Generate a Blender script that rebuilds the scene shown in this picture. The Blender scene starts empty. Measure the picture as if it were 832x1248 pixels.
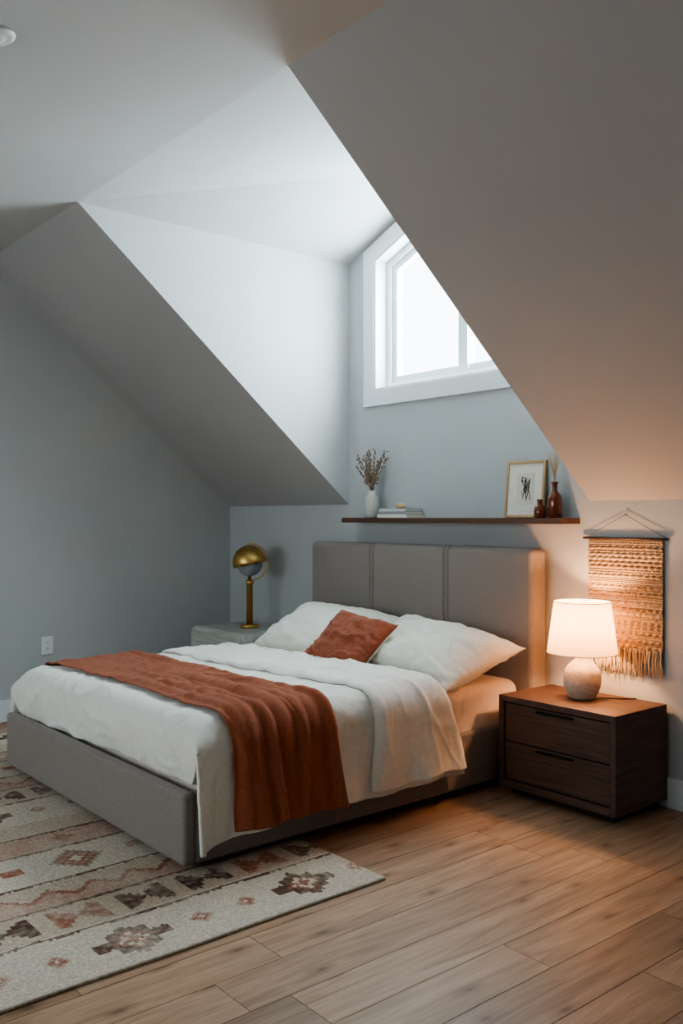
import bpy, bmesh, math, random
from mathutils import Vector, Matrix, noise
random.seed(7)
S=bpy.context.scene
S.view_settings.view_transform='AgX'
S.view_settings.look='AgX - Medium High Contrast'
S.view_settings.exposure=0.12

# ---------------------------------------------------------------- helpers
def lin(c):
    return tuple(((v/255)/12.92 if v/255<=0.04045 else ((v/255+0.055)/1.055)**2.4) for v in c)+(1.0,)
class NT:
    def __init__(s,name):
        s.m=bpy.data.materials.new(name); s.m.use_nodes=True
        s.t=s.m.node_tree; s.b=s.t.nodes['Principled BSDF']; s.o=s.t.nodes['Material Output']
    def n(s,ty,**k):
        nd=s.t.nodes.new(ty)
        for a,v in k.items():
            if a.startswith('i_'):
                nd.inputs[a[2:].replace('_',' ')].default_value=v
            else: setattr(nd,a,v)
        return nd
    def l(s,a,b): s.t.links.new(a,b)
def ramp(nt,fac,stops):
    r=nt.n('ShaderNodeValToRGB'); e=r.color_ramp.elements
    while len(e)<len(stops): e.new(0.5)
    for i,(p,c) in enumerate(stops): e[i].position=p; e[i].color=c
    nt.l(fac,r.inputs['Fac']); return r.outputs['Color']
def simple(name,c1,c2=None,scale=20,rough=.6,bump=.1,bscale=None,bdist=.002,metal=0,spec=.5,stretch=(1,1,1),detail=4,sheen=0,rot=None):
    nt=NT(name); tc=nt.n('ShaderNodeTexCoord'); mp=nt.n('ShaderNodeMapping'); mp.inputs['Scale'].default_value=stretch
    if rot: mp.inputs['Rotation'].default_value=rot
    nt.l(tc.outputs['Object'],mp.inputs['Vector'])
    no=nt.n('ShaderNodeTexNoise'); no.inputs['Scale'].default_value=scale; no.inputs['Detail'].default_value=detail
    nt.l(mp.outputs['Vector'],no.inputs['Vector'])
    c2=c2 or c1
    nt.l(ramp(nt,no.outputs['Fac'],[(.3,lin(c1)),(.7,lin(c2))]),nt.b.inputs['Base Color'])
    nt.b.inputs['Roughness'].default_value=rough; nt.b.inputs['Metallic'].default_value=metal
    nt.b.inputs['Specular IOR Level'].default_value=spec
    if sheen:
        nt.b.inputs['Sheen Weight'].default_value=sheen
    if bump:
        n2=nt.n('ShaderNodeTexNoise'); n2.inputs['Scale'].default_value=bscale or scale*4; n2.inputs['Detail'].default_value=5
        nt.l(mp.outputs['Vector'],n2.inputs['Vector'])
        bp=nt.n('ShaderNodeBump'); bp.inputs['Strength'].default_value=bump; bp.inputs['Distance'].default_value=bdist
        nt.l(n2.outputs['Fac'],bp.inputs['Height']); nt.l(bp.outputs['Normal'],nt.b.inputs['Normal'])
    return nt.m
def fabric(name,c1,c2,weave=400,bump=.4,nscale=30,rough=.9,sheen=.2,wr=0):
    nt=NT(name); tc=nt.n('ShaderNodeTexCoord')
    no=nt.n('ShaderNodeTexNoise'); no.inputs['Scale'].default_value=nscale; no.inputs['Detail'].default_value=8; no.inputs['Roughness'].default_value=.7
    nt.l(tc.outputs['Object'],no.inputs['Vector'])
    nt.l(ramp(nt,no.outputs['Fac'],[(.35,lin(c1)),(.65,lin(c2))]),nt.b.inputs['Base Color'])
    nt.b.inputs['Roughness'].default_value=rough; nt.b.inputs['Specular IOR Level'].default_value=.15
    nt.b.inputs['Sheen Weight'].default_value=sheen; nt.b.inputs['Sheen Roughness'].default_value=.5
    n2=nt.n('ShaderNodeTexNoise'); n2.inputs['Scale'].default_value=weave; n2.inputs['Detail'].default_value=2
    nt.l(tc.outputs['Object'],n2.inputs['Vector'])
    bp=nt.n('ShaderNodeBump'); bp.inputs['Strength'].default_value=bump; bp.inputs['Distance'].default_value=.0015
    nt.l(n2.outputs['Fac'],bp.inputs['Height'])
    last=bp
    if wr:
        n3=nt.n('ShaderNodeTexNoise'); n3.inputs['Scale'].default_value=11; n3.inputs['Detail'].default_value=7; n3.inputs['Distortion'].default_value=1.6
        nt.l(tc.outputs['Object'],n3.inputs['Vector'])
        b3=nt.n('ShaderNodeBump'); b3.inputs['Strength'].default_value=wr; b3.inputs['Distance'].default_value=.015
        nt.l(n3.outputs['Fac'],b3.inputs['Height']); nt.l(bp.outputs['Normal'],b3.inputs['Normal']); last=b3
    nt.l(last.outputs['Normal'],nt.b.inputs['Normal'])
    return nt.m

def mesh(name,verts,faces,mat,smooth=False,parent=None,mods=None):
    me=bpy.data.meshes.new(name); me.from_pydata([tuple(v) for v in verts],[],faces); me.update()
    ob=bpy.data.objects.new(name,me); S.collection.objects.link(ob)
    for m in (mat if isinstance(mat,(list,tuple)) else [mat]): me.materials.append(m)
    if smooth:
        for p in me.polygons: p.use_smooth=True
    if parent: ob.parent=parent
    return ob
def empty(name,loc=(0,0,0)):
    e=bpy.data.objects.new(name,None); e.empty_display_size=.1; S.collection.objects.link(e); e.location=loc
    return e
def box(name,x0,x1,y0,y1,z0,z1,mat,bevel=0,seg=3,parent=None,rot=None):
    bm=bmesh.new(); bmesh.ops.create_cube(bm,size=1)
    c=Vector(((x0+x1)/2,(y0+y1)/2,(z0+z1)/2))
    for v in bm.verts: v.co=Vector((v.co.x*(x1-x0),v.co.y*(y1-y0),v.co.z*(z1-z0)))
    if bevel: bmesh.ops.bevel(bm,geom=bm.edges[:],offset=bevel,segments=seg,profile=.5,affect='EDGES')
    for v in bm.verts: v.co+=c
    me=bpy.data.meshes.new(name); bm.to_mesh(me); bm.free()
    ob=bpy.data.objects.new(name,me); S.collection.objects.link(ob); me.materials.append(mat)
    if bevel:
        for p in me.polygons: p.use_smooth=True
        wn=ob.modifiers.new('wn','WEIGHTED_NORMAL'); wn.keep_sharp=False
    if parent: ob.parent=parent
    return ob
def lathe(name,prof,mat,loc=(0,0,0),seg=48,parent=None,smooth=True,disp=None):
    verts=[];faces=[];n=len(prof)
    for i in range(seg):
        a=2*math.pi*i/seg
        for (r,z) in prof:
            verts.append((loc[0]+r*math.cos(a),loc[1]+r*math.sin(a),loc[2]+z))
    for i in range(seg):
        j=(i+1)%seg
        for k in range(n-1):
            faces.append((i*n+k,j*n+k,j*n+k+1,i*n+k+1))
    ob=mesh(name,verts,faces,mat,smooth,parent)
    bm=bmesh.new(); bm.from_mesh(ob.data); bmesh.ops.remove_doubles(bm,verts=bm.verts,dist=1e-5)
    bmesh.ops.recalc_face_normals(bm,faces=bm.faces); bm.to_mesh(ob.data); bm.free()
    return ob
def tube_data(V,F,pts,r0,r1=None,seg=6):
    r1=r0 if r1 is None else r1
    pts=[Vector(p) for p in pts]; n=len(pts); base=len(V)
    for i,p in enumerate(pts):
        t=(pts[min(i+1,n-1)]-pts[max(i-1,0)])
        if t.length<1e-9: t=Vector((0,0,1))
        t.normalize()
        u=t.orthogonal().normalized() if abs(t.z)>.9 else t.cross(Vector((0,0,1))).normalized()
        w=t.cross(u); r=r0+(r1-r0)*i/(n-1)
        for k in range(seg):
            a=2*math.pi*k/seg; V.append(p+u*r*math.cos(a)+w*r*math.sin(a))
    for i in range(n-1):
        for k in range(seg):
            k2=(k+1)%seg
            F.append((base+i*seg+k,base+i*seg+k2,base+(i+1)*seg+k2,base+(i+1)*seg+k))
    F.append(tuple(base+k for k in range(seg))[::-1]); F.append(tuple(base+(n-1)*seg+k for k in range(seg)))
def blob_data(V,F,c,rx,ry,rz,seg=6,rings=4):
    b=len(V); c=Vector(c)
    V.append(c+Vector((0,0,rz)))
    for i in range(1,rings):
        th=math.pi*i/rings
        for k in range(seg):
            a=2*math.pi*k/seg
            V.append(c+Vector((rx*math.sin(th)*math.cos(a),ry*math.sin(th)*math.sin(a),rz*math.cos(th))))
    V.append(c-Vector((0,0,rz))); e=len(V)-1
    for k in range(seg): F.append((b,b+1+k,b+1+(k+1)%seg))
    for i in range(rings-2):
        for k in range(seg):
            k2=(k+1)%seg; F.append((b+1+i*seg+k,b+1+(i+1)*seg+k,b+1+(i+1)*seg+k2,b+1+i*seg+k2))
    o=b+1+(rings-2)*seg
    for k in range(seg): F.append((e,o+(k+1)%seg,o+k))
def solid(ob,t,off=-1):
    m=ob.modifiers.new('sol','SOLIDIFY'); m.thickness=t; m.offset=off; return m
def N(x,y,z=0): return noise.noise(Vector((x,y,z)))
def ridge(x,y,z=0,o=3):
    s=0;a=1;t=0
    for i in range(o):
        s+=a*(1-2*abs(N(x,y,z+i*7.3))); t+=a; a*=.5; x*=2;y*=2
    return s/t
def crease(x,y,z=0,p=5):
    return max(0,1-2.2*abs(N(x,y,z)))**p

# ---------------------------------------------------------------- dimensions
ZK=1.41; ZC=2.97; YC=-1.85; DL=1.42; DR=3.26; DM=2.34; ZR=3.34
RX=7.2; RY=-6.2; TILT=.13  # ceiling plane tilted so that it catches more window light
ZF=ZC+TILT*(RY-YC)
# ---------------------------------------------------------------- materials
def wallmat(name,c):
    nt=NT(name); tc=nt.n('ShaderNodeTexCoord')
    no=nt.n('ShaderNodeTexNoise'); no.inputs['Scale'].default_value=1.3; no.inputs['Detail'].default_value=3
    nt.l(tc.outputs['Object'],no.inputs['Vector'])
    c2=tuple(v*.97 for v in c)
    nt.l(ramp(nt,no.outputs['Fac'],[(.3,lin(c)),(.7,lin(c2))]),nt.b.inputs['Base Color'])
    nt.b.inputs['Roughness'].default_value=.85; nt.b.inputs['Specular IOR Level'].default_value=.25
    n1=nt.n('ShaderNodeTexNoise'); n1.inputs['Scale'].default_value=90; n1.inputs['Detail'].default_value=4
    n2=nt.n('ShaderNodeTexNoise'); n2.inputs['Scale'].default_value=5; n2.inputs['Detail'].default_value=6; n2.inputs['Distortion'].default_value=.8
    nt.l(tc.outputs['Object'],n1.inputs['Vector']); nt.l(tc.outputs['Object'],n2.inputs['Vector'])
    b1=nt.n('ShaderNodeBump'); b1.inputs['Strength'].default_value=.12; b1.inputs['Distance'].default_value=.002
    b2=nt.n('ShaderNodeBump'); b2.inputs['Strength'].default_value=.10; b2.inputs['Distance'].default_value=.01
    nt.l(n1.outputs['Fac'],b1.inputs['Height']); nt.l(n2.outputs['Fac'],b2.inputs['Height'])
    nt.l(b1.outputs['Normal'],b2.inputs['Normal']); nt.l(b2.outputs['Normal'],nt.b.inputs['Normal'])
    return nt.m
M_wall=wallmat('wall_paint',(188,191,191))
M_slope=wallmat('ceiling_paint_shaded',(172,170,168))  # same paint as the ceiling; shade on the slopes put into a darker tone
M_ceil=wallmat('ceiling_paint_lit',(194,197,197))  # lit copy of that paint for flat ceiling and dormer
M_trim=simple('trim_white',(226,230,232),scale=8,rough=.45,bump=0)
M_winfr=simple('window_vinyl',(232,236,238),scale=8,rough=.35,bump=0)
M_up=fabric('upholstery_taupe',(130,121,116),(152,142,136),weave=500,bump=.5,nscale=180)
M_sheet=fabric('sheet_cream',(222,206,196),(232,218,208),weave=700,bump=.15,nscale=20)
M_duv=fabric('duvet_linen',(232,229,220),(243,240,232),weave=600,bump=.2,nscale=60,wr=.2)
M_pil=fabric('pillow_linen',(233,230,217),(244,241,230),weave=600,bump=.25,nscale=60,wr=.25)
M_thr=fabric('throw_terracotta',(144,80,55),(166,98,70),weave=420,bump=.5,nscale=90,wr=.12,sheen=.1)
M_cush=fabric('cushion_rust',(140,76,56),(164,98,74),weave=350,bump=.5,nscale=120,sheen=.1,wr=.12)
M_black=simple('metal_black',(20,19,18),scale=10,rough=.4,bump=0,metal=.6)
M_brass=simple('brass',(196,158,92),(214,178,112),scale=6,rough=.36,bump=.05,metal=1)
M_dark=simple('shadow_gap',(40,30,24),scale=10,rough=.9,bump=0)
def wood(name,c1,c2,axis='X',sc=1.0,rough=.55,bump=.2):
    nt=NT(name); tc=nt.n('ShaderNodeTexCoord'); mp=nt.n('ShaderNodeMapping')
    st={'X':(1.2,22,22),'Y':(22,1.2,22),'Z':(22,22,1.2)}[axis]
    mp.inputs['Scale'].default_value=tuple(v*sc for v in st)
    nt.l(tc.outputs['Object'],mp.inputs['Vector'])
    no=nt.n('ShaderNodeTexNoise'); no.inputs['Scale'].default_value=3; no.inputs['Detail'].default_value=8; no.inputs['Distortion'].default_value=.6; no.inputs['Roughness'].default_value=.65
    nt.l(mp.outputs['Vector'],no.inputs['Vector'])
    nt.l(ramp(nt,no.outputs['Fac'],[(.3,lin(c1)),(.68,lin(c2))]),nt.b.inputs['Base Color'])
    nt.b.inputs['Roughness'].default_value=rough
    bp=nt.n('ShaderNodeBump'); bp.inputs['Strength'].default_value=bump; bp.inputs['Distance'].default_value=.002
    nt.l(no.outputs['Fac'],bp.inputs['Height']); nt.l(bp.outputs['Normal'],nt.b.inputs['Normal'])
    return nt.m
M_walX=wood('walnut_x',(60,42,34),(102,74,60),'X')
M_walY=wood('walnut_y',(60,42,34),(102,74,60),'Y')
M_shelf=wood('walnut_shelf',(66,46,36),(108,76,58),'X')
M_grey=wood('greywash_wood',(160,162,154),(200,202,192),'X',rough=.6)
M_oakf=wood('light_oak',(176,140,98),(206,172,128),'Z')

# ---------------------------------------------------------------- room shell
V=[];F=[]
def q(pts):
    b=len(V); V.extend(pts); F.append(tuple(range(b,b+len(pts))))
YB=0.0
wi=[(1.68,2.125),(3.0,2.125),(3.0,2.943),(DM,3.216),(1.68,2.943)]
ou=[(DL,ZK),(DR,ZK),(DR,ZC),(DM,ZR),(DL,ZC)]
q([(0,YB,0),(RX,YB,0),(RX,YB,ZK),(0,YB,ZK)])
for i in range(5):
    j=(i+1)%5
    q([(ou[i][0],YB,ou[i][1]),(ou[j][0],YB,ou[j][1]),(wi[j][0],YB,wi[j][1]),(wi[i][0],YB,wi[i][1])])
wb=mesh('wall_back',V,F,M_wall)
bm=bmesh.new(); bm.from_mesh(wb.data); bmesh.ops.remove_doubles(bm,verts=bm.verts,dist=1e-5); bm.to_mesh(wb.data); bm.free()
solid(wb,.16,-1)
def poly(name,pts,mat): return mesh(name,pts,[tuple(range(len(pts)))],mat)
poly('wall_left',[(0,0,0),(0,0,ZK),(0,YC,ZC),(0,RY,ZF),(0,RY,0)],M_wall)
poly('wall_right',[(RX,0,0),(RX,RY,0),(RX,RY,ZF),(RX,YC,ZC),(RX,0,ZK)],M_wall)
V=[];F=[]
fx0,fx1,fz0,fz1=.8,4.2,.95,2.2
q([(0,RY,0),(RX,RY,0),(RX,RY,fz0),(0,RY,fz0)]); q([(0,RY,fz1),(RX,RY,fz1),(RX,RY,ZF),(0,RY,ZF)])
q([(0,RY,fz0),(fx0,RY,fz0),(fx0,RY,fz1),(0,RY,fz1)]); q([(fx1,RY,fz0),(RX,RY,fz0),(RX,RY,fz1),(fx1,RY,fz1)])
mesh('wall_front',V,F,M_wall)
wf=empty('fill_window')  # added window behind the camera, unseen; its opening is sized for fill light
for i,x in enumerate([fx0,(fx0+fx1)/2-.03,fx1-.06]): box(f'jamb_{i}',x,x+.06,RY-.06,RY+.02,fz0,fz1,M_winfr,parent=wf)
for i,z in enumerate([fz0,fz1-.06]): box(f'rail_{i}',fx0,fx1,RY-.06,RY+.02,z,z+.06,M_winfr,parent=wf)
poly('ceiling',[(0,YC,ZC),(RX,YC,ZC),(RX,RY,ZF),(0,RY,ZF)],M_ceil)
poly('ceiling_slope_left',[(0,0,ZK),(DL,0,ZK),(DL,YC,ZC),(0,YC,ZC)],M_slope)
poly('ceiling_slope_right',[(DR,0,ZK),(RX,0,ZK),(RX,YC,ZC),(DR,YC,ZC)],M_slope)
poly('wall_dormer_left',[(DL,0,ZK),(DL,0,ZC),(DL,YC,ZC)],M_ceil)
poly('wall_dormer_right',[(DR,0,ZK),(DR,0,ZC),(DR,YC,ZC)],M_ceil)
mesh('ceiling_dormer',[(DL,YC,ZC),(DL,0,ZC),(DM,0,ZR),(DR,0,ZC),(DR,YC,ZC)],[(0,1,2),(0,2,4),(4,2,3)],M_ceil)
box('baseboard_back',0,RX,-.016,0,0,.14,M_trim,bevel=.003,seg=2)
box('baseboard_left',0,.016,RY,-.016,0,.14,M_trim,bevel=.003,seg=2)
box('baseboard_right',RX-.016,RX,RY,-.016,0,.14,M_trim,bevel=.003,seg=2)

# ---- floor : real planks
nt=NT('oak_floor'); tc=nt.n('ShaderNodeTexCoord'); at=nt.n('ShaderNodeAttribute'); at.attribute_name='plank'
sep=nt.n('ShaderNodeSeparateColor'); nt.l(at.outputs['Color'],sep.inputs['Color'])
off=nt.n('ShaderNodeVectorMath',operation='SCALE'); nt.l(at.outputs['Color'],off.inputs[0]); off.inputs['Scale'].default_value=40
add=nt.n('ShaderNodeVectorMath',operation='ADD'); nt.l(tc.outputs['Object'],add.inputs[0]); nt.l(off.outputs[0],add.inputs[1])
mp=nt.n('ShaderNodeMapping'); mp.inputs['Scale'].default_value=(11,.8,1); nt.l(add.outputs[0],mp.inputs['Vector'])
g=nt.n('ShaderNodeTexNoise'); g.inputs['Scale'].default_value=1.8; g.inputs['Detail'].default_value=7; g.inputs['Roughness'].default_value=.6; g.inputs['Distortion'].default_value=1.4
nt.l(mp.outputs['Vector'],g.inputs['Vector'])
mp2=nt.n('ShaderNodeMapping'); mp2.inputs['Scale'].default_value=(90,3,1); nt.l(add.outputs[0],mp2.inputs['Vector'])
g2=nt.n('ShaderNodeTexNoise'); g2.inputs['Scale'].default_value=2.0; g2.inputs['Detail'].default_value=4; nt.l(mp2.outputs['Vector'],g2.inputs['Vector'])
base=ramp(nt,g.outputs['Fac'],[(.28,lin((148,116,90))),(.5,lin((180,146,118))),(.75,lin((196,164,136)))])
tint=ramp(nt,sep.outputs['Red'],[(0,(.70,.67,.65,1)),(.5,(.88,.86,.85,1)),(1,(1.04,1.03,1.02,1))])
mx=nt.n('ShaderNodeMix',data_type='RGBA',blend_type='MULTIPLY'); mx.inputs['Factor'].default_value=1
nt.l(base,mx.inputs['A']); nt.l(tint,mx.inputs['B'])
fine=ramp(nt,g2.outputs['Fac'],[(.3,(.82,.80,.78,1)),(.6,(1,1,1,1))])
mx2=nt.n('ShaderNodeMix',data_type='RGBA',blend_type='MULTIPLY'); mx2.inputs['Factor'].default_value=1
nt.l(mx.outputs['Result'],mx2.inputs['A']); nt.l(fine,mx2.inputs['B'])
# knots : only some voronoi cells, with soft dark halo
mp3=nt.n('ShaderNodeMapping'); mp3.inputs['Scale'].default_value=(6,2.6,1); nt.l(add.outputs[0],mp3.inputs['Vector'])
nk=nt.n('ShaderNodeTexNoise'); nk.inputs['Scale'].default_value=3; nt.l(mp3.outputs['Vector'],nk.inputs['Vector'])
mk=nt.n('ShaderNodeMix',data_type='VECTOR'); mk.inputs['Factor'].default_value=.12
nt.l(mp3.outputs['Vector'],mk.inputs['A']); nt.l(nk.outputs['Color'],mk.inputs['B'])
vo=nt.n('ShaderNodeTexVoronoi'); vo.voronoi_dimensions='2D'; vo.inputs['Scale'].default_value=1.0; nt.l(mk.outputs['Result'],vo.inputs['Vector'])
kn=ramp(nt,vo.outputs['Distance'],[(.02,(.28,.20,.15,1)),(.07,(.7,.64,.6,1)),(.17,(1,1,1,1))])
mx3=nt.n('ShaderNodeMix',data_type='RGBA',blend_type='MULTIPLY'); mx3.inputs['Factor'].default_value=.8
nt.l(mx2.outputs['Result'],mx3.inputs['A']); nt.l(kn,mx3.inputs['B'])
nt.l(mx3.outputs['Result'],nt.b.inputs['Base Color'])
nt.l(ramp(nt,g.outputs['Fac'],[(.3,(.52,.52,.52,1)),(.7,(.40,.40,.40,1))]),nt.b.inputs['Roughness'])
bp=nt.n('ShaderNodeBump'); bp.inputs['Strength'].default_value=.25; bp.inputs['Distance'].default_value=.0015
nt.l(g2.outputs['Fac'],bp.inputs['Height']); nt.l(bp.outputs['Normal'],nt.b.inputs['Normal'])
M_floor=nt.m
V=[];F=[];C=[]; PW=.185; gp=.0012
V+= [(0,0,-.004),(RX,0,-.004),(RX,RY,-.004),(0,RY,-.004)]; F.append((3,2,1,0)); C.append((0,0,0,1))
x=0
while x<RX:
    y=random.uniform(0,1.5)
    while y>RY:
        L=random.uniform(1.0,2.0); y0=max(y-L,RY); y1=min(y,0)
        if y1-y0>.01:
            b=len(V); X1=min(x+PW,RX)
            for (px,py) in [(x+gp,y0+gp),(X1-gp,y0+gp),(X1-gp,y1-gp),(x+gp,y1-gp)]: V.append((px,py,0))
            for (px,py) in [(x+gp,y0+gp),(X1-gp,y0+gp),(X1-gp,y1-gp),(x+gp,y1-gp)]: V.append((px,py,-.004))
            F.append((b,b+1,b+2,b+3)); c=(random.random(),random.random(),random.random(),1)
            for k in range(4):
                k2=(k+1)%4; F.append((b+k,b+4+k,b+4+k2,b+k2))
            C+= [c]*5
        y-=L
    x+=PW
fl=mesh('floor',V,F,[M_floor,M_dark])
ca=fl.data.color_attributes.new('plank','FLOAT_COLOR','CORNER')
for p in fl.data.polygons:
    for li in p.loop_indices: ca.data[li].color=C[p.index]
    if p.index==0: p.material_index=1

# ---------------------------------------------------------------- dormer window
win=empty('window_1')
def ring(name,outer,inner,y0,y1,mat,parent):
    n=len(outer); V=[];F=[]
    for y in (y0,y1):
        for p in outer: V.append((p[0],y,p[1]))
        for p in inner: V.append((p[0],y,p[1]))
    for i in range(n):
        j=(i+1)%n
        F.append((i,j,n+j,n+i)); F.append((2*n+i,3*n+i,3*n+j,2*n+j))
        F.append((i,2*n+i,2*n+j,j)); F.append((n+i,n+j,3*n+j,3*n+i))
    ob=mesh(name,V,F,mat,parent=parent)
    bm=bmesh.new(); bm.from_mesh(ob.data); bmesh.ops.recalc_face_normals(bm,faces=bm.faces); bm.to_mesh(ob.data); bm.free()
    m=ob.modifiers.new('b','BEVEL'); m.width=.003; m.segments=2
    return ob
sl=(ZR-ZC)/(DM-DL); kf=math.sqrt(1+sl*sl)
def pent(off,x0=1.58,z0=2.025,zt=3.01):
    pk=zt+(DM-x0)*sl
    xl=x0+off; xr=2*DM-xl
    zl=zt+off*sl-off*kf; p=pk-off*kf
    return [(xl,z0+off),(xr,z0+off),(xr,zl),(DM,p),(xl,zl)]
ring('casing',pent(0),pent(.1),-.018,.0,M_trim,win)
ring('jamb_liner',pent(.098),pent(.112),-.012,.15,M_trim,win)
ring('frame',pent(.112),pent(.15),.08,.15,M_winfr,win)
ring('sash',pent(.15),pent(.19),.10,.14,M_winfr,win)
box('mullion',DM-.035,DM+.035,.085,.145,2.16,3.17,M_winfr,parent=win)
gt=NT('window_glass'); tr=gt.n('ShaderNodeBsdfTransparent'); gl=gt.n('ShaderNodeBsdfGlossy'); gl.inputs['Roughness'].default_value=.02
ms=gt.n('ShaderNodeMixShader'); ms.inputs[0].default_value=.05
gt.l(tr.outputs[0],ms.inputs[1]); gt.l(gl.outputs[0],ms.inputs[2]); gt.l(ms.outputs[0],gt.o.inputs['Surface'])
pg=pent(.17); mesh('glass',[(p[0],.12,p[1]) for p in pg],[(0,1,2,3,4)],gt.m,parent=win)

# ---------------------------------------------------------------- bed
BX0,BX1=1.14,2.98; BY0=-2.12
bed=empty('bed')
def sweepboard(name,x0,x1,path,normals,grooves,r,mat,parent):
    xs=set()
    n=10
    for i in range(n+1):
        t=i/n*math.pi/2
        xs.add(x0+r*(1-math.cos(t))); xs.add(x1-r*(1-math.cos(t)))
    for gx,w in grooves:
        for k in range(-6,7): xs.add(gx+w*k/6)
    xx=x0
    while xx<x1: xs.add(xx); xx+=.06
    xs=sorted(xs)
    def inset(x):
        d=min(x-x0,x1-x); v=0
        if d<r: v+=r-math.sqrt(max(r*r-(r-d)**2,0))
        for gx,w in grooves:
            e=abs(x-gx)/w
            if e<1: v+=.012*(1-e)**2*(1+.6*e)
        return v
    V=[];F=[];m=len(path)
    for x in xs:
        s=inset(x)
        for (p,nn) in zip(path,normals): V.append((x,p[0]-nn[0]*s,p[1]-nn[1]*s))
    for i in range(len(xs)-1):
        for k in range(m-1): F.append((i*m+k,i*m+k+1,(i+1)*m+k+1,(i+1)*m+k))
    F.append(tuple(range(m))); F.append(tuple((len(xs)-1)*m+k for k in range(m))[::-1])
    ob=mesh(name,V,F,mat,True,parent)
    bm=bmesh.new(); bm.from_mesh(ob.data); bmesh.ops.remove_doubles(bm,verts=bm.verts,dist=1e-5); bmesh.ops.recalc_face_normals(bm,faces=bm.faces); bm.to_mesh(ob.data); bm.free()
    return ob
HB=1.17; yf,yb=-.145,-.02; r=.035
path=[];nor=[]
for z in [0.03,.3,.6,.9,HB-r]: path.append((yb,z)); nor.append((1,0))
for i in range(1,8):
    a=i/8*math.pi/2; path.append((yb-r+r*math.cos(a),HB-r+r*math.sin(a))); nor.append((math.cos(a),math.sin(a)))
path.append((yb-r,HB)); nor.append((0,1)); path.append((yf+r,HB)); nor.append((0,1))
for i in range(1,8):
    a=math.pi/2+i/8*math.pi/2; path.append((yf+r+r*math.cos(a),HB-r+r*math.sin(a))); nor.append((math.cos(a),math.sin(a)))
for z in [HB-r,.9,.6,.3,.03]: path.append((yf,z)); nor.append((-1,0))
sweepboard('headboard',1.2,3.02,path,nor,[(1.785,.012),(1.815,.012),(2.405,.012),(2.435,.012)],.03,M_up,bed)
box('rail_foot',BX0,BX1,BY0,BY0+.055,.035,.305,M_up,bevel=.018,seg=4,parent=bed)
box('rail_right',BX1-.055,BX1,BY0+.052,-.145,.035,.30,M_up,bevel=.016,seg=4,parent=bed)
box('rail_left',BX0,BX0+.055,BY0+.052,-.145,.035,.30,M_up,bevel=.016,seg=4,parent=bed)
box('slat_base',BX0+.05,BX1-.05,BY0+.05,-.145,.16,.22,M_dark,parent=bed)
for i,(x,y,z) in enumerate([(BX0+.1,BY0+.1,.0125),(BX1-.16,BY0+.1,.0125),(BX0+.1,-.25,0),(BX1-.16,-.25,0)]):
    box(f'leg_{i+1}',x,x+.06,y,y+.06,z,.17,M_black,parent=bed)
box('mattress',1.22,2.955,-2.02,-.15,.22,.505,M_sheet,bevel=.06,seg=6,parent=bed)

# ---------------------------------------------------------------- duvet surface
AL=.14; R=.10; XL=1.14; XR=3.015; ZT=.550; HANG=.315
flat=(XR-R)-(XL+R); arc=R*math.pi/2
A1=AL; A2=A1+arc; A3=A2+flat; A4=A3+arc; A5=A4+HANG
def prof(a):
    if a<A1: return XL,ZT-R-(A1-a),-1,0,1
    if a<A2:
        t=(a-A1)/R; return XL+R-R*math.cos(t),ZT-R+R*math.sin(t),-math.cos(t),math.sin(t),1-math.sin(t)
    if a<A3: return XL+R+(a-A2),ZT,0,1,0
    if a<A4:
        t=(a-A3)/R; return XR-R+R*math.sin(t),ZT-R+R*math.cos(t),math.sin(t),math.cos(t),math.sin(t)**2
    return XR,ZT-R-(a-A4),1,0,1
YF=-1.975
def foot(y):
    if y>YF: return y,0,0
    d=YF-y; rr=.09
    if d<rr*math.pi/2:
        t=d/rr; return YF-rr*math.sin(t),rr*(1-math.cos(t)),math.sin(t)
    e=d-rr*math.pi/2
    return YF-rr+.05*min(1,e/.17)**1.5*.6,rr+e,1
def surf(a,y,off=0,wr=1.0,seed=0,cut=0):
    x,z,nx,nz,h=prof(a)
    yy,dr,ny=foot(y)
    nv=Vector((nx,-ny*(1-h),nz*(1-ny)+1e-4)); nv.normalize()
    hd=max(0,a-A4)/HANG
    top=1-h
    if dr>0:
        z-=dr*(1-h)
        yy=yy*(1-h)+h*max(y,-2.085)
    w=.010*N(x*2.2,y*2.6,seed)+.006*ridge(x*2.5+.9*y,y*3.2-.6*x,3+seed,3)
    w+=.010*crease(x*2.1+y*1.3,y*3.1-x*1.2+z,11+seed,4)+.006*crease(x*4.2-y*2,y*4+x*2.5+z*3,19+seed,4)+.0025*crease(x*9-y*4,y*8+x*3-z*6,23+seed,3)
    left=max(0,min(1,(2.3-x)/1.1))
    p=Vector((x,yy,z-.026*left+.010*(1-left)*top))+nv*(off+w*wr*(1-.3*h))
    if dr>.05 and top>.5 and y<YF:
        k=min(1,(dr-.05)/.1); p.y+=.006*k*math.sin(x*23+3*N(x*3,2))
    if hd>0:
        fl=.016+.016*math.sin(y*13+2.4*N(y*2,seed+.5))+.012*math.sin(y*27+1.3+2*N(y*3,4))
        p.x+=hd**1.2*max(fl,-.004)
        p.y+=hd*.016*math.sin(y*17+1)
        p.z+=hd*(.02*N(y*4,3.3))
    return p
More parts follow.
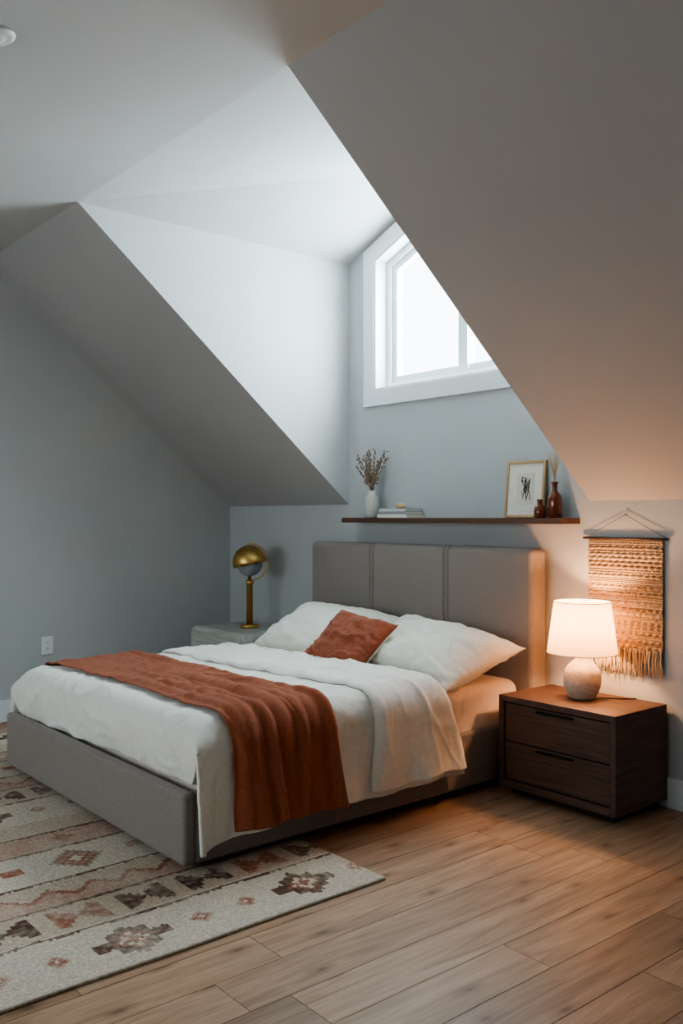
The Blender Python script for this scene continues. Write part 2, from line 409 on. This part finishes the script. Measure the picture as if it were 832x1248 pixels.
def sheetmesh(name,a0,a1,y0,y1,na,ny,off,mat,wr=1,seed=0,fn=None,thick=.012):
    V=[];F=[]
    for i in range(na+1):
        for j in range(ny+1):
            u=i/na; v=j/ny
            V.append(fn(u,v))
    for i in range(na):
        for j in range(ny):
            F.append((i*(ny+1)+j,(i+1)*(ny+1)+j,(i+1)*(ny+1)+j+1,i*(ny+1)+j+1))
    ob=mesh(name,V,F,mat,True)
    bm=bmesh.new(); bm.from_mesh(ob.data); bmesh.ops.recalc_face_normals(bm,faces=bm.faces); bm.to_mesh(ob.data); bm.free()
    up=sum(p.normal.z for p in ob.data.polygons)
    if up<0: ob.data.flip_normals()
    solid(ob,thick,0)
    return ob
def YHf(a):
    h=min(1,max(0,(a-A3)/(A5-A3))); return -.80+.13*h
def fduv(u,v):
    a=A5*u; yh=YHf(a)
    y=yh+(-2.27-yh)*v
    p=surf(a,y,0,1,0)
    hd=max(0,a-A4)/HANG
    k=max(0,(-1.9-max(y,-2.09))/.19)
    p.z-=hd*.045*k
    return p
duv=sheetmesh('duvet',0,0,0,0,260,210,0,M_duv,fn=fduv)
def ffold(u,v):
    a=.02+(A5-.03-.02)*u
    y0=-1.27+.07*N(u*3,1.1)+.03*u; y1=YHf(a)+.01
    y=y0+(y1-y0)*v
    e=min(v,1-v); lift=(.014+.010*u)*min(1,math.sqrt(max(e,0)/.07))
    p=surf(a,y,.003+lift,1.1,0)
    x,z,nx,nz,h=prof(a)
    p+=Vector((nx,0,nz))*(.006*N(u*9,v*4,4.4)+.006*crease(u*9+v*1,v*2.5,5,3)+.003*crease(u*17,v*4+u*5,8,3))
    return p
fo=sheetmesh('duvet_fold',0,0,0,0,240,90,0,M_duv,fn=ffold,thick=.018)
fo.parent=duv
# throw : gathered folds running along its length
folds=[(.05,.04,.024),(.19,.055,.034),(.33,.045,.026),(.47,.07,.038),(.64,.045,.028),(.78,.06,.034),(.93,.04,.022)]
def fthr(u,v):
    a0=A1-.02; a1=A5-.01
    a=a0+(a1-a0)*u
    side=min(1,max(0,(a-A3+.7)/(A5-A3+.7)))
    yc=-1.70+.035*math.sin(u*5+.5)+.04*side
    wid=.25
    k=(v-.5)*2
    y=yc-wid*k+.02*N(u*5,v*2,8)
    rp=0; shift=0
    for i,(c,w,am) in enumerate(folds):
        cc=c+.09*N(u*2.2,i*3.1,1.7)
        A=am*max(0,.35+1.1*N(u*2.6,i*5.7,3)+.45*side)
        d=(v-cc)/w
        g=math.exp(-d*d); rp+=A*g; shift+=A*.5*d*g
    y-=shift*.9
    rp+=.006*crease(u*5+v*2,v*3,2,3)+.003*crease(u*11-v*3,v*3+u*6,12,3)
    p=surf(a,y,.018+rp,.85,0)
    hd=max(0,a-A4)/HANG
    p.x+=.006*hd+.003
    p.z+=hd*(.03*(v-.5)+.5*rp-.01)+.003
    return p
thr=sheetmesh('throw_blanket',0,0,0,0,320,200,0,M_thr,fn=fthr,thick=.006)

# ---------------------------------------------------------------- pillows
def pillow(name,w,h,t,loc,rot,mat,seed=0,pinch=.07,back=None,wrk=1):
    n=64; V=[];F=[];idx={}
    def pos(u,v,s):
        x=w/2*u*(1-pinch*(1-abs(v)**2.2)*abs(u)**2); y=h/2*v*(1-pinch*(1-abs(u)**2.2)*abs(v)**2)
        e=max((1-abs(u)**3.2),0)**.62*max((1-abs(v)**3.2),0)**.62
        edge=1-e
        z=s*t/2*e
        z+=wrk*(.016*N(u*1.6,v*1.6,seed+s)+.012*ridge(u*2.2,v*2.2,seed+3*s,3)*(.3+e)+.014*crease(u*1.7+v,v*1.5-u*.5,seed+5,3)*e)*(e**.3)
        z+=wrk*.008*math.sin(20*(u*v)+6*N(u*3,v*3,seed))*edge*e*2
        z+=.012*N(u*2,v*2,seed+9)
        return Vector((x,y,z))
    for s in (1,-1):
        for i in range(n+1):
            for j in range(n+1):
                u=-math.cos(math.pi*i/n)*.5+ (i/n*2-1)*.5; v=-math.cos(math.pi*j/n)*.5+(j/n*2-1)*.5
                bd=i in(0,n) or j in (0,n)
                if bd and s==-1: idx[(s,i,j)]=idx[(1,i,j)]; continue
                idx[(s,i,j)]=len(V); V.append(pos(u,v,s))
    nf=0
    for s in (1,-1):
        for i in range(n):
            for j in range(n):
                f=(idx[(s,i,j)],idx[(s,i+1,j)],idx[(s,i+1,j+1)],idx[(s,i,j+1)])
                F.append(f if s==1 else f[::-1])
        if s==1: nf=len(F)
    ob=mesh(name,V,F,[mat,back] if back else mat,True)
    if back:
        for p in ob.data.polygons:
            if p.index>=nf: p.material_index=1
    ob.location=loc; ob.rotation_euler=[math.radians(a) for a in rot]
    return ob
pillow('pillow',.88,.56,.24,(2.58,-.455,.625),(17,4,-4),M_pil,seed=2)
pillow('pillow',.86,.54,.22,(1.76,-.47,.640),(25,1,2),M_pil,seed=11)
pillow('throw_pillow',.48,.38,.13,(2.25,-.71,.660),(44,5,-2),M_cush,seed=21,back=M_pil)

# ---------------------------------------------------------------- rug
RX1=3.47; RX0=.35; RYa=-4.6; RYb=-1.56; cs=.01
cream=(208,197,180); beige=(194,176,157); brown=(106,80,68); rust=(158,102,82); pink=(188,154,136); dk=(94,70,60); grey=(164,144,128)
def band_col(d,y):
    P=.67
    per=d%1.42
    yy=(y+1.82+P/2)%P-P/2
    q=lambda v: round(v/.02)*.02
    if d<.025: return cream
    if per<.30:
        c=.155; dx=q(per-c); dy=q(yy); ax,ay=abs(dx),abs(dy)
        if ax+ay<.03: return rust
        if ax+ay<.055: return cream
        if ax+ay<=.102 or (ax<.03 and ay<.13) or (abs(ax-ay)<.02 and ax<.08): return brown if ax+ay>.07 else rust
        y2=(y+1.82)%P-P/2
        dx2=per-c; 
        for o in (-.09,.09):
            if abs(dx2)+abs(y2-o)<.028: return cream if abs(dx2)+abs(y2-o)<.012 else rust
            if abs(dx2)+abs(y2-o)<.042: return pink
        return cream
    if per<.33: return brown if .305<per<.322 else cream
    if per<.52:
        c=.425; y3=(y+1.95)%.24-.12; dx=q(per-c); ay=abs(q(y3)); ax=abs(dx)
        k=int((y+1.95)//.24)%3
        if ay>=ax*.9-.005 and ay<.085 and ax<.07: return (rust,brown,dk)[k]
        return beige
    if per<.55: return brown if .525<per<.54 else pink
    if per<.74:
        z=abs(((y)%.16)-.08); 
        if abs((per-.60)-z*.9)<.014: return rust
        return pink if (per-.60)<z*.9 else beige
    if per<.77: return brown if .745<per<.758 else cream
    if per<1.05:
        c=.91; y4=(y+1.6)%.5-.25; dx=q(per-c); dy=q(y4); ax,ay=abs(dx),abs(dy)
        if ax+ay<.04: return cream
        if ax+ay<=.11: return grey if (round((ax+ay)/.02)%2) else rust
        if ay>.2 and ax<.03: return rust
        return cream
    if per<1.08: return brown if 1.055<per<1.068 else beige
    if per<1.24:
        y5=(y+.1)%.34-.17; dx=q(per-1.16); 
        if abs(dx)+abs(q(y5))<.06: return rust
        return pink
    if per<1.27: return brown if 1.245<per<1.258 else beige
    return beige
nx=int((RX1-RX0)/cs); ny=int((RYb-RYa)/cs)
V=[];F=[];C=[]
for i in range(nx+1):
    for j in range(ny+1):
        x=RX1-i*cs; y=RYb-j*cs
        x+=.004*N(y*3,5.5) ; y+=.004*N(x*3,2.5)
        z=.010+.0012*N(x*40,y*40)
        V.append((x,y,z))
fadec=lin(cream)
for i in range(nx):
    for j in range(ny):
        F.append((i*(ny+1)+j,i*(ny+1)+j+1,(i+1)*(ny+1)+j+1,(i+1)*(ny+1)+j))
        d=(i+.5)*cs; y=RYb-(j+.5)*cs
        d2=d+.006*N(y*6,d*3)+.004*N(y*60,d*60,5); y2=y+.005*N(y*55,d*55,9)
        c=lin(band_col(max(d2,0),y2)); f=.90+.2*random.random()
        k=min(.65,max(0,.20+.5*N(y*5,d*5,3)+.4*N(y*40,d*40,1)))
        C.append(tuple((c[t]*(1-k)+fadec[t]*k)*f for t in range(3))+(1,))
nt=NT('kilim_wool'); at=nt.n('ShaderNodeAttribute'); at.attribute_name='col'; tc=nt.n('ShaderNodeTexCoord')
no=nt.n('ShaderNodeTexNoise'); no.inputs['Scale'].default_value=120; no.inputs['Detail'].default_value=4; nt.l(tc.outputs['Object'],no.inputs['Vector'])
m1=nt.n('ShaderNodeMix',data_type='RGBA',blend_type='MULTIPLY'); m1.inputs['Factor'].default_value=1
nt.l(at.outputs['Color'],m1.inputs['A']); nt.l(ramp(nt,no.outputs['Fac'],[(.3,(.72,.72,.72,1)),(.65,(1.05,1.05,1.05,1))]),m1.inputs['B'])
nt.l(m1.outputs['Result'],nt.b.inputs['Base Color']); nt.b.inputs['Roughness'].default_value=.95; nt.b.inputs['Specular IOR Level'].default_value=.1
bp=nt.n('ShaderNodeBump'); bp.inputs['Strength'].default_value=.8; bp.inputs['Distance'].default_value=.004
nt.l(no.outputs['Fac'],bp.inputs['Height']); nt.l(bp.outputs['Normal'],nt.b.inputs['Normal'])
rug=mesh('area_rug',V,F,nt.m,True)
ca=rug.data.color_attributes.new('col','FLOAT_COLOR','CORNER')
for p in rug.data.polygons:
    for li in p.loop_indices: ca.data[li].color=C[p.index]
if rug.data.polygons[0].normal.z<0: rug.data.flip_normals()
solid(rug,.009,-1)

# ---------------------------------------------------------------- nightstand (walnut)
ns=empty('nightstand')
nx0,nx1,ny0,ny1,nzt=3.045,3.69,-.43,-.02,.475
box('top',nx0,nx1,ny0,ny1,nzt-.03,nzt,M_walX,bevel=.003,seg=2,parent=ns)
box('side_left',nx0,nx0+.03,ny0,ny1,.04,nzt-.03,M_walY,bevel=.002,seg=2,parent=ns)
box('side_right',nx1-.03,nx1,ny0,ny1,.04,nzt-.03,M_walY,bevel=.002,seg=2,parent=ns)
box('bottom',nx0+.03,nx1-.03,ny0,ny1,.04,.075,M_walX,bevel=.002,seg=2,parent=ns)
box('carcass',nx0+.03,nx1-.03,ny0+.03,ny1,.075,nzt-.03,M_dark,parent=ns)
box('drawer_upper',nx0+.035,nx1-.035,ny0+.008,ny0+.03,.262,nzt-.036,M_walX,bevel=.002,seg=2,parent=ns)
box('drawer_lower',nx0+.035,nx1-.035,ny0+.008,ny0+.03,.081,.256,M_walX,bevel=.002,seg=2,parent=ns)
for i,z in enumerate([.432,.249]):
    box(f'handle_{i+1}',3.27,3.47,ny0-.012,ny0+.012,z-.010,z-.002,M_black,bevel=.002,seg=2,parent=ns)
box('plinth',nx0+.04,nx1-.04,ny0+.05,ny1,0,.045,M_dark,parent=ns)

# ---------------------------------------------------------------- left nightstand, rounded
n2=empty('rounded_nightstand')
def rounded(name,x0,x1,z0,z1,r,y0,y1,mat,parent,bev=.008):
    bm=bmesh.new(); pts=[]
    for cx,cz,a0 in [(x1-r,z1-r,0),(x0+r,z1-r,90),(x0+r,z0+r,180),(x1-r,z0+r,270)]:
        for k in range(9):
            a=math.radians(a0+k*90/8); pts.append((cx+r*math.cos(a),cz+r*math.sin(a)))
    vs=[bm.verts.new((p[0],y0,p[1])) for p in pts]; f=bm.faces.new(vs)
    ex=bmesh.ops.extrude_face_region(bm,geom=[f])
    for v in [g for g in ex['geom'] if isinstance(g,bmesh.types.BMVert)]: v.co.y=y1
    bmesh.ops.recalc_face_normals(bm,faces=bm.faces)
    me=bpy.data.meshes.new(name); bm.to_mesh(me); bm.free()
    ob=bpy.data.objects.new(name,me); S.collection.objects.link(ob); me.materials.append(mat); ob.parent=parent
    m=ob.modifiers.new('b','BEVEL'); m.width=bev; m.segments=3; m.limit_method='ANGLE'; m.angle_limit=math.radians(50)
    for p in me.polygons: p.use_smooth=True
    ob.modifiers.new('wn','WEIGHTED_NORMAL')
    return ob
rounded('body',.26,.95,.06,.56,.075,-.50,-.03,M_grey,n2)
rounded('front_rim',.28,.93,.08,.54,.06,-.512,-.49,M_grey,n2)
rounded('drawer_upper',.325,.885,.315,.495,.03,-.522,-.505,M_grey,n2,.005)
rounded('drawer_lower',.325,.885,.12,.295,.03,-.522,-.505,M_grey,n2,.005)
for i,(x,y) in enumerate([(.34,-.46),(.83,-.46),(.34,-.10),(.83,-.10)]): box(f'foot_{i}',x,x+.04,y,y+.04,0,.065,M_grey,parent=n2)
for i,z in enumerate([.40,.21]): lathe(f'knob_{i}',[(0,.0),(.012,.0),(.012,.02),(0,.02)],M_brass,(.605,-.535,z-.01),16,n2)

# ---------------------------------------------------------------- brass lamp
bl=empty('brass_table_lamp'); lx,ly,lz=.67,-.27,.561
lathe('base',[(0,0),(.062,0),(.065,.004),(.065,.018),(.06,.024),(0,.024)],M_brass,(lx,ly,lz),48,bl)
lathe('stem',[(0,.02),(.022,.02),(.022,.30),(.028,.305),(.028,.325),(.012,.33),(.012,.36),(0,.36)],M_brass,(lx,ly,lz),32,bl)
GC=Vector((lx,ly,lz+.455))
dome=[]
for i in range(19):
    a=math.pi/2*(1-i/18); dome.append((.118*math.cos(a),.118*math.sin(a)))
dome=dome+[(.118,-.02),(.113,-.02)]+[(.113*math.cos(math.pi/2*(i/18)),.113*math.sin(math.pi/2*(i/18))) for i in range(19)]
dm=lathe('dome',dome,M_brass,(0,0,0),64,bl); dm.location=GC; dm.rotation_euler=(math.radians(8),math.radians(-10),0)
gg=NT('smoked_glass'); gg.b.inputs['Base Color'].default_value=lin((170,178,182)); gg.b.inputs['Roughness'].default_value=.12; gg.b.inputs['Transmission Weight'].default_value=.3; gg.b.inputs['Coat Weight'].default_value=.5
lathe('globe',[(.088*math.sin(math.pi*i/24),-.088*math.cos(math.pi*i/24)) for i in range(25)],gg.m,tuple(GC-Vector((0,0,.012))),48,bl)
V=[];F=[]
tube_data(V,F,[GC+Vector((.128*math.cos(a)*.64,.128*math.cos(a)*.77,.128*math.sin(a)))for a in [math.radians(-90+k*180/24) for k in range(-1,26)]],.005,seg=8)
mesh('yoke',V,F,M_brass,True,bl)

# ---------------------------------------------------------------- ceramic lamp
cl=empty('table_lamp'); tx,ty,tz=3.362,-.205,nzt+.001
M_cer=simple('ceramic_speckled',(176,160,146),(206,192,178),scale=60,rough=.75,bump=.5,bscale=120,bdist=.002)
pr=[(0,0),(.05,0),(.058,.004)]
for i in range(1,20):
    t=i/20; pr.append((.058+ .030*math.sin(math.pi*min(1,t*1.08))**.8 if t<.6 else .058+.030*math.sin(math.pi*.6*1.08)**.8-(.088-.025)*((t-.6)/.4)**1.7*.95,.004+.185*t))
pr+= [(.024,.192),(.022,.215),(0,.215)]
lathe('base',pr,M_cer,(tx,ty,tz),56,cl)
lathe('socket',[(0,.21),(.014,.21),(.014,.26),(0,.26)],M_brass,(tx,ty,tz),20,cl)
sh=NT('shade_linen'); tn=sh.n('ShaderNodeBsdfTranslucent'); df=sh.n('ShaderNodeBsdfDiffuse'); mxs=sh.n('ShaderNodeMixShader')
tc=sh.n('ShaderNodeTexCoord'); no=sh.n('ShaderNodeTexNoise'); no.inputs['Scale'].default_value=160; sh.l(tc.outputs['Object'],no.inputs['Vector'])
cc=ramp(sh,no.outputs['Fac'],[(.3,lin((232,206,176))),(.7,lin((244,222,194)))])
sh.l(cc,tn.inputs['Color']); sh.l(cc,df.inputs['Color']); mxs.inputs[0].default_value=.36
sh.l(df.outputs[0],mxs.inputs[1]); sh.l(tn.outputs[0],mxs.inputs[2]); sh.l(mxs.outputs[0],sh.o.inputs['Surface'])
zb,zt_=.215,.455
shd=lathe('shade',[(.163,zb),(.130,zt_)],sh.m,(tx,ty,tz),72,cl)
V=[];F=[]
for rr,zz in ((.163,zb),(.130,zt_)):
    tube_data(V,F,[(tx+rr*math.cos(a),ty+rr*math.sin(a),tz+zz) for a in [2*math.pi*k/64 for k in range(65)]],.0022,seg=6)
for k in range(3):
    a=2*math.pi*k/3; tube_data(V,F,[(tx,ty,tz+.43),(tx+.130*math.cos(a),ty+.130*math.sin(a),tz+.45)],.0015,seg=5)
tube_data(V,F,[(tx,ty,tz+.25),(tx,ty,tz+.43)],.003,seg=6)
mesh('shade_frame',V,F,simple('shade_trim',(225,205,180),rough=.8,bump=0),True,cl)
em=NT('bulb_glow'); em.b.inputs['Emission Color'].default_value=(1,.62,.32,1); em.b.inputs['Emission Strength'].default_value=8
V=[];F=[]; blob_data(V,F,(tx,ty,tz+.295),.027,.027,.034,16,10); mesh('bulb',V,F,em.m,True,cl)
V=[];F=[]
pts=[]
for k in range(30):
    t=k/29; pts.append((tx+.05+.13*t,ty+.02+.15*t+.012*math.sin(t*6),nzt+.0045))
tube_data(V,F,pts,.003,seg=6); mesh('cord',V,F,M_black,True,cl)

# ---------------------------------------------------------------- shelf + things
SZ=1.325
box('floating_shelf',1.53,3.205,-.155,0,SZ-.03,SZ,M_shelf,bevel=.002,seg=2)
M_vase=simple('vase_speckled',(186,182,176),(206,202,196),scale=50,rough=.7,bump=.3,bscale=90)
vs=empty('vase_with_dried_stems'); vx,vy=1.74,-.085
lathe('vase',[(0,0),(.032,0),(.036,.004),(.042,.04),(.044,.08),(.040,.115),(.028,.145),(.022,.155),(.024,.168),(.020,.168),(.018,.155),(.02,.14),(0,.13)],M_vase,(vx,vy,SZ),40,vs)
V=[];F=[];VB=[];FB=[]
for k in range(17):
    a=random.uniform(0,2*math.pi); sp=random.uniform(.04,.15); H=random.uniform(.18,.29)
    bx,by=sp*math.cos(a)*1.0,sp*math.sin(a)*.42
    pts=[(vx+bx*(t**1.4),vy+by*(t**1.4),SZ+.13+H*t) for t in [i/8 for i in range(9)]]
    tube_data(V,F,pts,.0014,.001,5)
    for t in [i/14 for i in range(5,15)]:
        for ss in range(2):
            i=t*8; i0=int(min(i,7)); f=i-i0; p=Vector(pts[i0]).lerp(Vector(pts[min(i0+1,8)]),f)
            o=Vector((random.uniform(-.013,.013),random.uniform(-.009,.009),random.uniform(-.004,.012)))
            tube_data(V,F,[p,p+o],.0007,seg=4); blob_data(VB,FB,p+o,.0045,.0045,.007,6,4)
mesh('stems',V,F,simple('dried_stem',(108,86,68),rough=.9,bump=0),True,vs)
mesh('buds',VB,FB,simple('dried_buds',(126,104,86),(168,144,122),scale=60,rough=.9,bump=0),True,vs)
bk=empty('book_stack')
M_page=simple('pages',(222,214,198),scale=200,rough=.9,bump=.1,stretch=(1,1,20))
def book(i,x0,x1,y0,y1,z0,z1,cm):
    box(f'pages_{i}',x0+.003,x1-.003,y0+.003,y1-.002,z0+.003,z1-.003,M_page,parent=bk)
    box(f'cover_low_{i}',x0,x1,y0,y1,z0,z0+.003,cm,parent=bk); box(f'cover_up_{i}',x0,x1,y0,y1,z1-.003,z1,cm,parent=bk)
    box(f'spine_{i}',x0,x1,y0-.002,y0+.002,z0,z1,cm,bevel=.001,seg=1,parent=bk)
book(1,1.86,2.12,-.15,-.01,SZ,SZ+.02,simple('cloth_white',(214,212,208),rough=.8))
book(2,1.865,2.105,-.148,-.012,SZ+.02,SZ+.038,simple('cloth_grey',(150,152,152),rough=.8))
book(3,1.87,2.10,-.145,-.015,SZ+.038,SZ+.052,simple('cloth_pale',(206,208,208),rough=.8))
V=[];F=[]; blob_data(V,F,(1.99,-.08,SZ+.069),.042,.025,.018,18,12)
V=[v+Vector((.006*N(v.x*40,v.y*40,v.z*30),.005*N(v.y*50,v.x*30),.004*N(v.x*60,v.z*60))) for v in V]
mesh('driftwood_knot',V,F,simple('driftwood',(170,140,110),(200,172,140),scale=60,rough=.8,bump=.4),True)
pf=empty('picture_frame',(2.885,-.045,SZ+.001))
fw,fh,fb=.252,.30,.014
box('frame_left',-fw/2,-fw/2+fb,-.009,.009,0,fh,M_oakf,bevel=.002,parent=pf)
box('frame_right',fw/2-fb,fw/2,-.009,.009,0,fh,M_oakf,bevel=.002,parent=pf)
box('frame_bottom',-fw/2+fb,fw/2-fb,-.009,.009,0,fb,M_oakf,bevel=.002,parent=pf)
box('frame_top',-fw/2+fb,fw/2-fb,-.009,.009,fh-fb,fh,M_oakf,bevel=.002,parent=pf)
box('mat_board',-fw/2+fb,fw/2-fb,-.002,.006,fb,fh-fb,simple('paper',(226,220,208),rough=.9,bump=0),parent=pf)
box('art_paper',-.055,.055,-.004,-.001,.07,.235,simple('art_paper',(214,206,190),rough=.9,bump=0),parent=pf)
V=[];F=[]
def ln(pts,r=.0011): tube_data(V,F,[(p[0],-.0045,p[1]) for p in pts],r,seg=5)
for o in (-.012,.014):
    ln([(o+.012*math.sin(t*2.2),.10+.10*t) for t in [i/12 for i in range(13)]],.0022)
    ln([(o+.014+.010*math.cos(t*3),.09+.09*t) for t in [i/12 for i in range(13)]],.0018)
for k in range(20):
    cx=random.uniform(-.02,.025); cz=random.uniform(.11,.20); ln([(cx,cz),(cx+random.uniform(-.012,.012),cz+random.uniform(-.012,.02)),(cx+random.uniform(-.01,.01),cz+.02)],.0015)
ln([(-.01+.012*math.cos(t),.20+.012*math.sin(t)) for t in [i*math.pi/8 for i in range(17)]],.0018)
mesh('sketch_lines',V,F,simple('ink',(40,36,34),rough=.9,bump=0),False,pf)
pf.rotation_euler=(math.radians(-6),0,0)
am=NT('amber_glass'); am.b.inputs['Base Color'].default_value=lin((140,66,30)); am.b.inputs['Roughness'].default_value=.12; am.b.inputs['Transmission Weight'].default_value=.3; am.b.inputs['Coat Weight'].default_value=.6
lathe('amber_jar',[(0,0),(.022,0),(.027,.006),(.03,.03),(.026,.055),(.014,.068),(.012,.082),(.015,.086),(.015,.094),(.01,.094),(.009,.07),(0,.065)],am.m,(3.045,-.115,SZ),32)
ab=empty('amber_bottle_with_sprigs')
bx,by=3.115,-.085
lathe('bottle',[(0,0),(.031,0),(.035,.006),(.035,.095),(.030,.115),(.016,.132),(.0135,.14),(.0135,.168),(.018,.172),(.018,.182),(.011,.182),(.010,.14),(0,.13)],am.m,(bx,by,SZ),36,ab)
V=[];F=[]
for k in range(14):
    a=random.uniform(0,6.28); sp=random.uniform(.01,.06); H=random.uniform(.12,.17)
    pts=[(bx+sp*math.cos(a)*t*t,by+.5*sp*math.sin(a)*t*t,SZ+.16+H*t) for t in [i/6 for i in range(7)]]
    tube_data(V,F,pts,.0013,.001,4)
    for t in range(3,7):
        p=Vector(pts[t]); tube_data(V,F,[p,p+Vector((random.uniform(-.015,.015),random.uniform(-.01,.01),.014))],.001,seg=4)
mesh('sprigs',V,F,simple('sprig',(196,168,136),rough=.9,bump=0),True,ab)

# ---------------------------------------------------------------- woven wall hanging
wh=empty('woven_wall_hanging')
wx0,wx1,wz1,wz0=3.265,3.665,1.222,.70
nt=NT('woven_jute'); at=nt.n('ShaderNodeAttribute'); at.attribute_name='col'; tc=nt.n('ShaderNodeTexCoord')
no=nt.n('ShaderNodeTexNoise'); no.inputs['Scale'].default_value=150; no.inputs['Detail'].default_value=3; nt.l(tc.outputs['Object'],no.inputs['Vector'])
m1=nt.n('ShaderNodeMix',data_type='RGBA',blend_type='MULTIPLY'); m1.inputs['Factor'].default_value=1
nt.l(at.outputs['Color'],m1.inputs['A']); nt.l(ramp(nt,no.outputs['Fac'],[(.3,(.75,.75,.75,1)),(.7,(1.1,1.1,1.1,1))]),m1.inputs['B'])
nt.l(m1.outputs['Result'],nt.b.inputs['Base Color']); nt.b.inputs['Roughness'].default_value=.95
bp=nt.n('ShaderNodeBump'); bp.inputs['Strength'].default_value=.6; bp.inputs['Distance'].default_value=.003
nt.l(no.outputs['Fac'],bp.inputs['Height']); nt.l(bp.outputs['Normal'],nt.b.inputs['Normal']); M_jute=nt.m
rows=[];z=wz1
pal=[(182,156,124),(188,162,130),(196,172,140),(168,140,110),(184,158,124),(202,182,152)]
while z>wz0:
    kind=random.choice([0,0,1,2]); h={0:.011,1:.020,2:.007}[kind]
    rows.append((z,min(h,z-wz0+.001),kind,random.choice(pal))); z-=h
V=[];F=[];C=[]; nxw=130
for (z,h,kind,c) in rows:
    b=len(V); m=5
    ph=random.random()*6
    for i in range(nxw+1):
        x=wx0+(wx1-wx0)*i/nxw
        for k in range(m+1):
            t=k/m; bulge=math.sin(math.pi*t)
            fr={0:150,1:90,2:260}[kind]
            tw=.5+.5*math.sin(x*fr*2+ph+(t*2.5 if kind else -t*3))
            yv=-.012-bulge*(.003+ (.010 if kind==1 else .0045)*tw)
            edge=.004*N(z*60,x>3.4)
            V.append((x+(edge if i in(0,nxw) else 0),yv,z-h*t+ .0015*N(x*30,z*50)))
    for i in range(nxw):
        for k in range(m):
            F.append((b+i*(m+1)+k,b+i*(m+1)+k+1,b+(i+1)*(m+1)+k+1,b+(i+1)*(m+1)+k)); l=lin(c); f=random.uniform(.8,1.15); C.append((l[0]*f,l[1]*f,l[2]*f,1))
for k in range(150):
    x=wx0+.002+(wx1-wx0-.004)*k/149+random.uniform(-.002,.002); L=random.uniform(.10,.135); dx=random.uniform(-.012,.012); yy=-.014-random.uniform(0,.012)
    pts=[(x+dx*t*t+.003*math.sin(t*5+k),yy-.004*math.sin(t*3),wz0+.01-L*t) for t in [i/6 for i in range(7)]]
    n0=len(F); tube_data(V,F,pts,.0028,.0018,5); l=lin(random.choice([(208,188,158),(218,200,172),(194,172,142)])); C+=[l]*(len(F)-n0)
w=mesh('weave',V,F,M_jute,True,wh)
ca=w.data.color_attributes.new('col','FLOAT_COLOR','CORNER')
for p in w.data.polygons:
    for li in p.loop_indices: ca.data[li].color=C[p.index]
V=[];F=[]; tube_data(V,F,[(3.235,-.014,wz1+.005),(3.69,-.014,wz1+.005)],.006,seg=12)
mesh('dowel',V,F,M_walX,True,wh)
V=[];F=[]; tube_data(V,F,[(3.25,-.014,wz1+.01),(3.467,-.010,wz1+.118),(3.68,-.014,wz1+.01)],.0015,seg=6)
tube_data(V,F,[(3.467,0,wz1+.118),(3.467,-.016,wz1+.120)],.003,seg=8)
mesh('hanging_cord',V,F,simple('cord',(120,100,80),rough=.8,bump=0),True,wh)

# ---------------------------------------------------------------- outlet + ceiling disc
ot=empty('power_outlet')
box('plate',0,.007,-1.485,-1.405,.41,.53,M_trim,bevel=.002,seg=2,parent=ot)
for i,z in enumerate([.435,.478]): 
    box(f'socket_{i}',.006,.009,-1.462,-1.428,z,z+.03,M_winfr,bevel=.002,parent=ot)
    for k,y in enumerate((-1.453,-1.441)): box(f'slot_{i}_{k}',.0088,.0094,y,y+.003,z+.01,z+.022,M_black,parent=ot)
sd=lathe('smoke_detector',[(0,-.014),(.030,-.014),(.034,-.010),(.042,-.010),(.052,-.010),(.06,-.005),(.062,.0),(0,0.004)],M_trim,(0,0,0),40)
sd.location=(3.03,-2.83,ZC+TILT*(-2.83-YC)); sd.rotation_euler=(math.atan(TILT),0,0); sd.scale=(1.15,1.15,1.15)

# ---------------------------------------------------------------- lights
def area(name,loc,rot,sx,sy,e,col):
    L=bpy.data.lights.new(name,'AREA'); L.shape='RECTANGLE'; L.size=sx; L.size_y=sy; L.energy=e; L.color=col
    o=bpy.data.objects.new(name,L); S.collection.objects.link(o); o.location=loc; o.rotation_euler=rot; return o
area('daylight_dormer',(2.3,.34,2.7),(math.radians(-90),0,0),2.0,1.6,260,(.76,.93,1.0))
po=area('sky_portal_front',((fx0+fx1)/2,RY-.08,(fz0+fz1)/2),(math.radians(90),0,0),fx1-fx0,fz1-fz0,1,(1,1,1)); po.data.cycles.is_portal=True
P=bpy.data.lights.new('lamp_bulb_light','POINT'); P.energy=20; P.color=(1,.54,.27); P.shadow_soft_size=.03
o=bpy.data.objects.new('lamp_bulb_light',P); S.collection.objects.link(o); o.location=(tx,ty,tz+.36)
W=bpy.data.worlds.new('World'); S.world=W; W.use_nodes=True
bg=W.node_tree.nodes['Background']; bg.inputs['Color'].default_value=(.83,.94,1,1); bg.inputs['Strength'].default_value=5.6

# ---------------------------------------------------------------- camera
cam=bpy.data.cameras.new('Camera'); cam.sensor_width=36; cam.lens=1100/1248*36; cam.shift_y=6/1248
co=bpy.data.objects.new('Camera',cam); S.collection.objects.link(co)
co.location=(5.905,-3.8,1.33); co.rotation_euler=(math.radians(90),0,math.radians(50.2)); cam.clip_start=.05
S.camera=co
bpy.context.view_layer.update()
